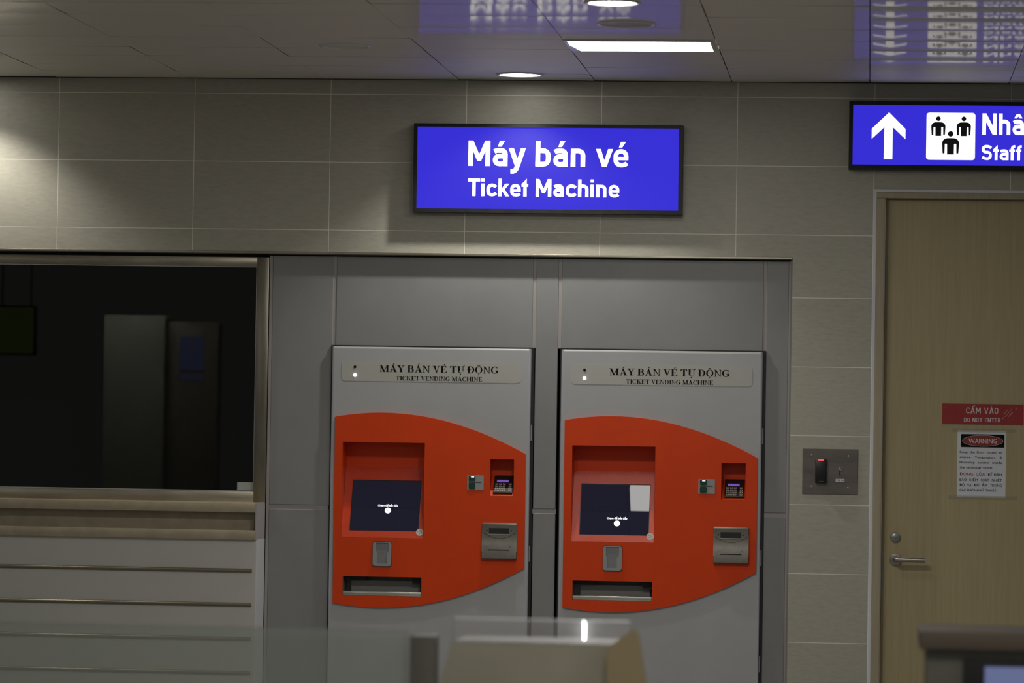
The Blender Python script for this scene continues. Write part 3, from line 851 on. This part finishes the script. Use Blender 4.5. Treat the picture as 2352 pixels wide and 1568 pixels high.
    k0, k1, m0, m1 = .2835, .3700, .011, vl - .004
    bm = B(); box(bm, k0, k1, -.010, 0, m0, m1, bev=.002); pp = obj('pin_pad', til2(bm), PADK, t)
    bm = B(); box(bm, k0 + .013, k0 + .065, -.0106, -.0098, m0 + .068 * vl / .128, m0 + .082 * vl / .128); obj('pad_display', til2(bm), LCD, pp)
    for r_ in range(4):
        for c_ in range(4):
            cx = k0 + .0135 + (.0165 * c_ if c_ < 3 else .060); cz = m0 + .010 + .0148 * r_
            bm = B(); box(bm, cx - .0062, cx + .0062, -.0125, -.0095, cz - .0048, cz + .0048, bev=.001, seg=1); ky = obj('key', til2(bm), KEYM, pp)
            bm = B(); box(bm, cx - .0032, cx + .0036, -.0128, -.0124, cz - .0022, cz + .0026); obj('key_face', til2(bm), PADK, ky)
    # banknote acceptor, bowed casting
    a0, a1, b0, b1 = .2395, .3945, 1.0590, 1.2195
    prof = [(FT, b0), (FT - .020, b0 + .002), (FT - .0235, b0 + .006), (FT - .0225, b0 + .035), (FT - .0165, b0 + .07), (FT - .0125, b0 + .10), (FT - .0125, b0 + .13), (FT - .0135, b1 - .006), (FT - .010, b1), (FT, b1)]
    bm = B(); prism_x(bm, prof, a0, a1)
    es = [e for e in bm.edges if abs(e.verts[0].co.x - e.verts[1].co.x) < 1e-6 and min(e.verts[0].co.y, e.verts[1].co.y) < FT - .009]
    bmesh.ops.bevel(bm, geom=es, offset=.004, segments=3, profile=0.5, affect='EDGES')
    ba = shade_auto(obj('note_acceptor', bm, ALU, t), 25)
    bm = B(); box(bm, a0 + .031, a1 - .034, FT - .0138, FT - .006, b0 + .1125, b0 + .1385, bev=.001, seg=1); obj('note_slot', bm, SLOT, ba)
    bm = B(); box(bm, a0 + .030, a1 - .036, FT - .0152, FT - .010, b0 + .1085, b0 + .1125); obj('slot_sill', bm, LIP, ba)
    bm = B(); box(bm, a0 + .028, a1 - .031, FT - .0232, FT - .012, b0 + .0395, b0 + .0440); obj('receipt_slot', bm, SLOT, ba)
    for cx, yy, zz_, rr in ((a0 + .022, .0136, .126, .0035), (a1 - .025, .0136, .126, .0035), (a0 + .022, .0212, .055, .0017), (a1 - .028, .0212, .055, .0017)):
        bm = B(); cyl(bm, (cx, FT - yy, b0 + zz_), (cx, FT - .010, b0 + zz_), rr, n=14); obj('screw', bm, SLOT, ba)
    bm = B(); arcp = [Vector((a0 + .006 + (a1 - a0 - .012) * i / 14, b0 + .118 - .026 * math.sin(PI * i / 14))) for i in range(15)]
    for q in stroke_quads(arcp, .0009): prism(bm, [(w_.x, w_.y) for w_ in q], FT - .0150, FT - .010)
    obj('seam', bm, SLOT, ba)
    # hinges seen in the shadow gap on the right
    for z in (1.62, 1.085, .62):
        bm = B(); box(bm, W + .0010, W + .0065, .010, .020, z - .035, z + .035); obj('hinge', bm, DGREY2, t)
    return t

MY = .012
mL = make_machine('grey and orange ticket vending machine on the left, its screen plain dark blue')
mR = make_machine('grey and orange ticket vending machine near the door, white glare on its screen')
for m_, x in ((mL, -.1335), (mR, .8814)):
    m_.location = (x, MY, .0117); m_.scale = (.993, 1, .993)

# ------------------------------------------------------------------ lit signs
def lit_sign(name, label, x0, x1, z0, z1, dep, i0, i1, k0, k1):
    t = thing(name, label, 'illuminated sign', ((x0 + x1) / 2, 0, z0))
    off = (-(x0 + x1) / 2, 0, -z0)
    fr = plate(rect(x0, x1, z0, z1), [rect(i0, i1, k0, k1)], -dep, -dep + .03)
    box(fr, x0, x1, -dep + .03, -.0005, z0, z1)
    o = obj('housing', fr, FRAMEK, t); o.location = off
    bm = B(); box(bm, i0 - .003, i1 + .003, -dep + .006, -dep + .0295, k0 - .003, k1 + .003)
    p = obj('light_panel', bm, SIGNB, t); p.location = off
    return t, p, -dep + .006
t1, p1, fy = lit_sign('ticket_sign', 'blue lit sign reading Máy bán vé Ticket Machine above the two ticket machines', -.2185, .9635, 2.5800, 2.9705, .062, -.2025, .9465, 2.5970, 2.9555)
def tw(px): return .0230 + (px - 52) * .7035 / 1231.0
letters('lettering', DIN, [('Máy', tw(52), tw(494)), ('bán', tw(570), tw(952)), ('vé', tw(1033), tw(1283))], 0, 0, 2.7855, .1105, fy, SIGNW, p1, track=.115, t=.176)
letters('lettering', DIN, [('Ticket', tw(52), tw(516)), ('Machine', tw(575), tw(1217))], 0, 0, 2.6530, .0770, fy, SIGNW, p1, track=.115, t=.172)
t2, p2, fy2 = lit_sign('staff_sign', 'blue lit sign with white arrow and three black figures, above the wooden door', 1.6845, 3.10, 2.7860, 3.0830, .070, 1.7015, 3.083, 2.8060, 3.0660)
s = 1 / 521.5
def sp(px, py): return (1.7015 + (px - 1961.5) * s, 3.0660 - (py - 240.3 - (px - 1958) * .0002) * s)
bm = B(); prism(bm, [sp(*q) for q in ((2042.6, 257), (2080, 294.4), (2080, 317.4), (2051.4, 290.4), (2051.0, 363.3), (2031.8, 363.3), (2032.6, 290.4), (2004, 317.4), (2004, 294.4))], fy2 - .0012, fy2)
obj('arrow', bm, SIGNW, p2)
a = sp(2127, 363.5); b = sp(2236.6, 257)
bm = B(); prism(bm, rrect(a[0], b[0], a[1], b[1], .0125), fy2 - .0012, fy2); pic = obj('pictogram', bm, SIGNW, p2)
def zp7(x, y): return sp(2100 + x / 8.71, 220 + y / 8.71)
def figure(cx, hy, k):
    """standing figure: round head, shoulders and arms around a torso; k scales the small figure"""
    bm = B()
    hc = zp7(cx, hy); prism(bm, circ(hc[0], hc[1], 46 * k / 8.71 * s, 28), fy2 - .0020, fy2 - .0012)
    def q(x, y): return zp7(cx + x * k, hy + y * k)
    half = [(0, 68), (62, 70), (100, 82), (126, 108), (139, 140), (139, 175), (130, 325), (97, 325), (94, 165), (58, 165), (56, 341), (0, 341)]
    pts = [q(x, y) for x, y in half] + [q(-x, y) for x, y in half[::-1][1:-1]]
    prism(bm, pts, fy2 - .0020, fy2 - .0012)
    return obj('person_figure', bm, SIGNK, pic)
figure(468, 440, 1.0); figure(966, 440, 1.0); figure(711, 738, 1.19)
a = sp(2252.6, 306); b = sp(2251.5, 363)
letters('lettering', DIN, 'Nhân', a[0], a[0] + .2380, a[1], .0925, fy2, SIGNW, p2, track=.115, t=.178)
letters('lettering', DIN, 'Staff', b[0], b[0] + .1720, b[1], .0650, fy2, SIGNW, p2, track=.09, t=.178)

# ------------------------------------------------------------------ notices on the door
DYL = .045
d = thing('door_sign', 'red DO NOT ENTER sign with white lettering on the wooden door', 'sign', (2.2795, DYL, 1.6875))
off = (-2.2795, -DYL, -1.6875)
bm = B(); box(bm, 2.1045, 2.4545, DYL - .004, DYL - .0002, 1.6875, 1.7760); o = obj('sign_plate', bm, RED, d); o.location = off
for txt, xa, xb, zb, cp in (('CẤM VÀO', 2.2075, 2.3475, 1.7340, .0262), ('DO NOT ENTER', 2.1985, 2.3575, 1.6975, .0178)):
    letters('lettering', DIN, txt, xa, xb, zb, cp, DYL - .004, SIGNTXT, o, track=.13, t=.135, th=.0004)
bm = B()
for x, z, l in ((2.371, 1.731, .030), (2.378, 1.722, .044), (2.388, 1.719, .026), (2.400, 1.729, .018), (2.421, 1.752, .014), (2.112, 1.757, .006), (2.365, 1.711, .016)):
    for q in stroke_quads([Vector((x, z)), Vector((x + l * .62, z + l * .78))], .0010): prism(bm, [(v.x, v.y) for v in q], DYL - .0042, DYL - .004)
obj('scratch', bm, SIGNTXT, o)
wn = thing('warning_notice', 'white WARNING paper about keeping the door closed, taped under the red sign', 'notice', (2.2785, DYL, 1.369))
off = (-2.2785, -DYL, -1.369)
bm = B(); box(bm, 2.1725, 2.3825, DYL - .0012, DYL - .0003, 1.3690, 1.6600); pg = obj('paper', bm, PAPER, wn); pg.location = off
Y0 = DYL - .0012
bm = B(); prism(bm, rrect(2.1875, 2.3755, 1.5870, 1.6440, .004), Y0 - .0002, Y0); hd = obj('warning_banner', bm, INK, pg)
bm = B(); prism(bm, circ(2.2815, 1.6155, .0885, 48, .0245), Y0 - .0004, Y0 - .0002); obj('banner_rim', bm, SIGNTXT, hd)
bm = B(); prism(bm, circ(2.2815, 1.6155, .0870, 48, .0232), Y0 - .0006, Y0 - .0004); obj('red_oval', bm, REDINK, hd)
typed('lettering', 'WARNING', 2.2205, 2.3430, 1.6050, .0205, Y0 - .0008, SIGNTXT, hd, offset=.012)
def line(zb, cap, *ws):
    for txt, xa, xb, m in ws: typed('lettering', txt, xa, xb, zb, cap, Y0 - .0003, m, pg, offset=.012)
u = .21 / 676.0
def wx(p): return 2.1725 + (p - 415) * u
line(1.5610, .0100, ('Keep', wx(449), wx(558), INK), ('the', wx(588), wx(658), INK), ('Door', wx(686), wx(797), REDINK), ('closed', wx(822), wx(966), REDINK), ('to', wx(994), wx(1038), INK))
line(1.5390, .0100, ('ensure', wx(449), wx(602), INK), ('Temperature', wx(658), wx(947), INK), ('&', wx(1003), wx(1038), INK))
line(1.5165, .0100, ('Humidity', wx(449), wx(657), INK), ('control', wx(700), wx(862), INK), ('inside', wx(904), wx(1038), INK))
line(1.4945, .0100, ('the', wx(449), wx(520), INK), ('technical', wx(538), wx(742), INK), ('rooms.', wx(757), wx(915), INK))
line(1.4640, .0128, ('ĐÓNG', wx(451), wx(641), REDINK), ('CỬA', wx(676), wx(806), REDINK))
line(1.4640, .0104, ('ĐỂ', wx(843), wx(905), INK), ('ĐẢM', wx(926), wx(1038), INK))
line(1.4400, .0104, ('BẢO', wx(451), wx(549), INK), ('KIỂM', wx(588), wx(706), INK), ('SOÁT', wx(747), wx(860), INK), ('NHIỆT', wx(901), wx(1038), INK))
line(1.4175, .0104, ('ĐỘ', wx(451), wx(520), INK), ('VÀ', wx(557), wx(617), INK), ('ĐỘ', wx(654), wx(724), INK), ('ẨM', wx(760), wx(838), INK), ('TRONG', wx(877), wx(1038), INK))
line(1.3955, .0104, ('CÁC', wx(451), wx(541), INK), ('PHÒNG', wx(557), wx(724), INK), ('KỸ', wx(740), wx(797), INK), ('THUẬT.', wx(814), wx(972), INK))
for za, zb_, xa, xb in ((1.6520, 1.6690, 2.150, 2.422), (1.3620, 1.3765, 2.135, 2.432)):
    bm = B(); box(bm, xa, xb, DYL - .0017, DYL - .0014, za, zb_); o = obj('tape_strip', bm, TAPE, wn); o.location = off

# ------------------------------------------------------------------ access control plate
ac = thing('access_plate', 'steel wall plate holding a black card reader, between the alcove and the door', 'access panel', (1.622, 0, 1.372))
off = (-1.622, 0, -1.372)
bm = B(); box(bm, 1.5020, 1.7430, -.004, -.0003, 1.3725, 1.5700, bev=.0008, seg=1); pl = obj('plate', bm, PLATEM, ac); pl.location = off
def ap(px, py): return (1.5020 + (px - 1843.3) * .00190, 1.5700 - (py - 1030.3) * .00190)
for q in ((1864.8, 1044.8), (1948.5, 1046.8), (1864.8, 1117.2), (1948.5, 1119.2)):
    x, z = ap(*q); bm = B(); lathe(bm, [(.0058, -.004), (.0058, -.0052), (.0042, -.0062), (.0025, -.0062), (.0022, -.0048)], (x, 0, z), 'y', 18); shade_auto(obj('screw', bm, LOCKM, pl))
x0_, z1_ = ap(1872.9, 1054.0); x1_, z0_ = ap(1898.4, 1108.8)
bm = B(); box(bm, x0_, x1_, -.030, -.004, z0_, z1_, bev=.003); rd = shade_auto(obj('card_reader', bm, READK, pl))
xa, za = ap(1879.3, 1057.2); xb, zb_ = ap(1892.5, 1054.6)
bm = B(); box(bm, xa, xb, -.0308, -.0296, za, zb_, bev=.0006, seg=1); obj('red_lamp', bm, LEDR, rd)
xa, za = ap(1880.3, 1104.6); bm = B(); prism(bm, circ(xa, za, .0014, 12), -.0304, -.0298)
for k in range(5): box(bm, xa + .0055 + k * .0034, xa + .0080 + k * .0034, -.0304, -.0298, za - .0012, za + .0012)
obj('maker_mark', bm, GREYINK, rd)
x, z = ap(1930.6, 1076.8); bm = B(); lathe(bm, [(.0080, -.004), (.0080, -.010), (.0065, -.0118), (.003, -.0118)], (x, 0, z), 'y', 24); lk2 = shade_auto(obj('key_switch', bm, LOCKM, pl))
bm = B(); box(bm, x - .0008, x + .0016, -.0124, -.0115, z - .001, z + .004); obj('keyhole', bm, SLOT, lk2)
bm = B(); cyl(bm, (x - .006, -.007, z - .003), (x - .005, -.0055, z - .024), .0011, n=8); cyl(bm, (x - .005, -.0055, z - .024), (x, -.0055, z - .027), .0011, n=8); obj('cord_loop', bm, SLOT, lk2)
xa, zb_ = ap(1919.6, 1098.6); xb, za = ap(1939.4, 1105.3)
bm = B(); box(bm, xa, xb, -.0046, -.0039, za, zb_); lt = obj('label_tape', bm, PAPER, pl)
typed('lettering', 'TVE', xa + .0040, xa + .0185, za + .0030, .0072, -.0049, INK, lt, offset=.012)
typed('lettering', '1A', xb - .0125, xb - .0030, za + .0030, .0072, -.0049, INK, lt, offset=.012)

# ------------------------------------------------------------------ ceiling lamps
def spot(parent, w, cone, blend, size, loc=(0, 0, -.02), col=(1, .965, .89)):
    l = bpy.data.lights.new('lamp', 'SPOT'); l.energy = w; l.spot_size = math.radians(cone); l.spot_blend = blend
    l.shadow_soft_size = size; l.color = col   # small bright source behind the lens
    o = bpy.data.objects.new('lamp', l); C.objects.link(o); o.parent = parent; o.location = loc
    return o

def disc_lamp(parent, w, size, col=(1, .975, .92)):
    l = bpy.data.lights.new('lamp', 'AREA'); l.shape = 'DISK'; l.size = size; l.energy = w; l.color = col
    o = bpy.data.objects.new('lamp', l); C.objects.link(o); o.parent = parent; o.location = (0, 0, -.012)
    return o

def downlight(x, y, lit, label, r=.104, watts=0, cone=0, blend=.4, off=None):
    t = thing('downlight', label, 'ceiling light', (x, y, HC), 'round ceiling downlights')
    bm = B(); prof = [(r, .004), (r, -.004), (r - .004, -.0075), (r - .012, -.0075), (r - .0165, -.004), (r - .018, .003)]
    n = 48; rings = [[bm.verts.new((q * math.cos(2 * PI * i / n), q * math.sin(2 * PI * i / n), h)) for i in range(n)] for q, h in prof]
    for k in range(len(rings) - 1):
        for i in range(n): bm.faces.new((rings[k][i], rings[k][(i + 1) % n], rings[k + 1][(i + 1) % n], rings[k + 1][i]))
    shade_auto(obj('trim_ring', bm, TRIMW, t), 50)
    bm = B(); lathe(bm, [(r - .017, -.0035), (r - .017, .003)], n=48)
    obj('lens', bm, DLENS if lit else (off or DLOFF), t)
    if watts and cone: spot(t, watts, cone, blend, .028)
    elif watts: disc_lamp(t, watts, .16)
    return t
downlight(.268, -.310, True, 'lit round downlight closest to the wall, above the ticket sign', watts=W_WALL, cone=118, blend=.55)
downlight(-.330, -1.505, False, 'unlit round downlight left of the ticket sign, pale rim', off=mat('downlight_pale_lens', (.56, .55, .50), .4))
downlight(.862, -2.405, False, 'unlit olive-coloured downlight beside the lit light panel', r=.113)
downlight(.857, -3.125, True, 'bright round downlight cut by the top edge of the photo', watts=W_KEY)
downlight(.100, -3.400, True, 'added unseen round downlight in the ceiling, left of the bright one', watts=W_KEY * .5)  # unseen lamp added to lift the dim middle of the wall
downlight(-2.20, -.300, True, 'lit round downlight washing the tiled wall at the far left', watts=W_WALL * .56, cone=118, blend=.6)

def led_panel(x0, x1, y0, y1, m, label, grp=None):
    t = thing('light_panel', label, 'ceiling light', ((x0 + x1) / 2, (y0 + y1) / 2, HC), grp)
    w, h = (x1 - x0) / 2, (y1 - y0) / 2
    bm = B()
    for a in ((-w, w, -h, -h + .010), (-w, w, h - .010, h), (-w, -w + .012, -h + .01, h - .01), (w - .012, w, -h + .01, h - .01)):
        box(bm, a[0], a[1], a[2], a[3], -.0075, .006)
    if m is LEDP:      # its cracked corner, folded down over the diffuser
        va = [bm.verts.new((px, py, pz)) for pz in (-.0082, -.0060) for px, py in ((-w, h), (-w + .040, h), (-w + .018, h - .20), (-w, h - .29))]
        bm.faces.new(va[:4]); bm.faces.new(va[4:][::-1])
        for q in range(4): bm.faces.new((va[q], va[(q + 1) % 4], va[4 + (q + 1) % 4], va[4 + q]))
    obj('panel_frame', bm, TRIMW, t)
    bm = B(); box(bm, -w + .012, w - .012, -h + .010, h - .010, -.0055, .004); obj('diffuser', bm, m, t)
    return t
led_panel(.577, 1.160, -1.797, -1.395, LEDP, 'bright rectangular light panel in the ceiling right of the ticket sign')
k = 0
for y in (-5.2, -9.12, -13.0):  # unseen fill panels added to light the hall, gates and pillar
    for x in (-3.42, 1.48, 4.48):
        led_panel(x - .28, x + .28, y - .28, y + .28, HALLP if y > -6 else GATEP, ['added square fill light in the unseen hall ceiling, left row', 'added square fill light in the unseen hall ceiling, middle row', 'added square fill light in the unseen hall ceiling, right row'][k % 3] + ', ' + ['nearest the wall', 'second from the wall', 'third from the wall'][k // 3], 'added hall fill lights')
        k += 1

# ------------------------------------------------------------------ fare gate line in the foreground
FY = -7.75     # about nine metres from the camera
gb = thing('glass_barrier', 'low glass barrier with a painted reflection haze in the foreground, left of the dark post', 'barrier', (-.2, FY, 0))
bm = B(); box(bm, -1.4, .912, -.006, .006, .10, 1.1650, bev=.002); obj('glass_panel', bm, BARRIER, gb)
bm = B(); box(bm, -1.4, .912, -.025, .025, 0, .10, bev=.004); obj('shoe_rail', bm, POSTK, gb)
bm = B(); box(bm, -.031, .031, -.033, .033, 0, 1.155, bev=.004)
o = shade_auto(obj('gate_post', bm, POSTK)); o.location = (.751, FY, 0)
tag(o, 'blurred dark square post beside the olive gate cabinet', 'post')

gc = thing('fare_gate', 'blurred olive gate cabinet under a clear cover, in front of the machines', 'fare gate', (1.02, FY, 0))
bm = B()
prism(bm, [(-.204, 1.139), (.212, 1.139), (.212, 0), (-.233, 0), (-.233, 1.04)], 0, .30); obj('cabinet', bm, OLIVE, gc)
bm = B(); prof = [(0, 1.139), (0, 1.178), (.004, 1.188), (.012, 1.193), (.055, 1.195), (.055, 1.139)]
prism_x(bm, prof, -.203, .214); shade_auto(obj('clear_cover', bm, ACRYL, gc))
bm = B(); prism(bm, [(.165, 1.132), (.205, 1.166), (.228, 1.183), (.238, 1.168), (.258, 1.05), (.295, .80), (.295, .0), (.165, .0)], -.03, -.003); obj('side_flap', bm, TAN, gc)
bm = B(); prism(bm, [(.1052, 1.148), (.1075, 1.148), (.1078, 1.186), (.1050, 1.194), (.1040, 1.194), (.1052, 1.180)], .035, .050); obj('cover_glint', bm, mat('glint_glow', (1, 1, 1), .4, emit=(.9, .96, 1), es=9.0), gc)  # glowing strip added in place of a light streak reflected in the cover

cs = thing('gate_console', 'dark blurred console with a bluish screen at the lower right corner', 'console', (2.15, FY, 0))
bm = B(); box(bm, -.221, .42, .02, .30, 0, 1.144, bev=.004); shade_auto(obj('housing', bm, CONS2, cs))
bm = B(); box(bm, -.237, .44, .0, .31, 1.144, 1.189, bev=.006); shade_auto(obj('top_cover', bm, CONS, cs))
bm = B(); box(bm, -.136, .38, .005, .02, .78, 1.127, bev=.003); shade_auto(obj('screen_bezel', bm, BLACK, cs))
bm = B(); box(bm, -.085, .33, .003, .008, .82, 1.108); obj('screen', bm, CSCR, cs)

# ------------------------------------------------------------------ things in the hall that the office window mirrors
bm = B(); box(bm, -.215, .215, -.215, .215, 0, 2.38, bev=.01)
o = shade_auto(obj('pillar', bm, mat('pillar_pale', (.60, .585, .49), 0.6))); o.location = (-3.345, -9.81, 0)
tag(o, 'pale square pillar in the hall, mirrored in the office window', 'pillar')
hs_ = thing('hanging_sign', 'yellow-green sign hanging in the hall, mirrored at the left of the office window', 'sign', (-4.05, -9.0, 2.08))
bm = B(); box(bm, -.14, .14, -.03, .03, 0, .34, bev=.004); shade_auto(obj('sign_box', bm, FRAMEK, hs_))
bm = B(); box(bm, -.125, .125, .030, .034, .012, .328); obj('sign_face', bm, mat('yellow_green', (.2, .3, .05), 0.5, emit=(.055, .075, .015), es=1.0), hs_)
bm = B()
for x in (-.1, .1): cyl(bm, (x, 0, .34), (x, 0, HC - 2.08), .008, n=10)
obj('hanger_rod', bm, ALU, hs_)
tm = thing('display_totem', 'dark totem with a pale blue screen in the hall, mirrored in the office window', 'display', (-2.95, -9.75, 0))
bm = B(); box(bm, -.19, .19, -.08, .08, 0, 2.34, bev=.008); shade_auto(obj('totem_body', bm, mat('totem_brown', (.40, .36, .30), .5), tm))
bm = B(); box(bm, -.085, .085, .08, .084, 2.0, 2.24); obj('screen', bm, mat('totem_screen', (.1, .1, .12), 0.3, emit=(.10, .115, .27), es=1.0), tm)
bm = B(); box(bm, -.085, .085, .08, .084, 1.93, 1.975); obj('caption_strip', bm, mat('totem_caption', (.1, .1, .12), 0.3, emit=(.10, .115, .24), es=1.0), tm)
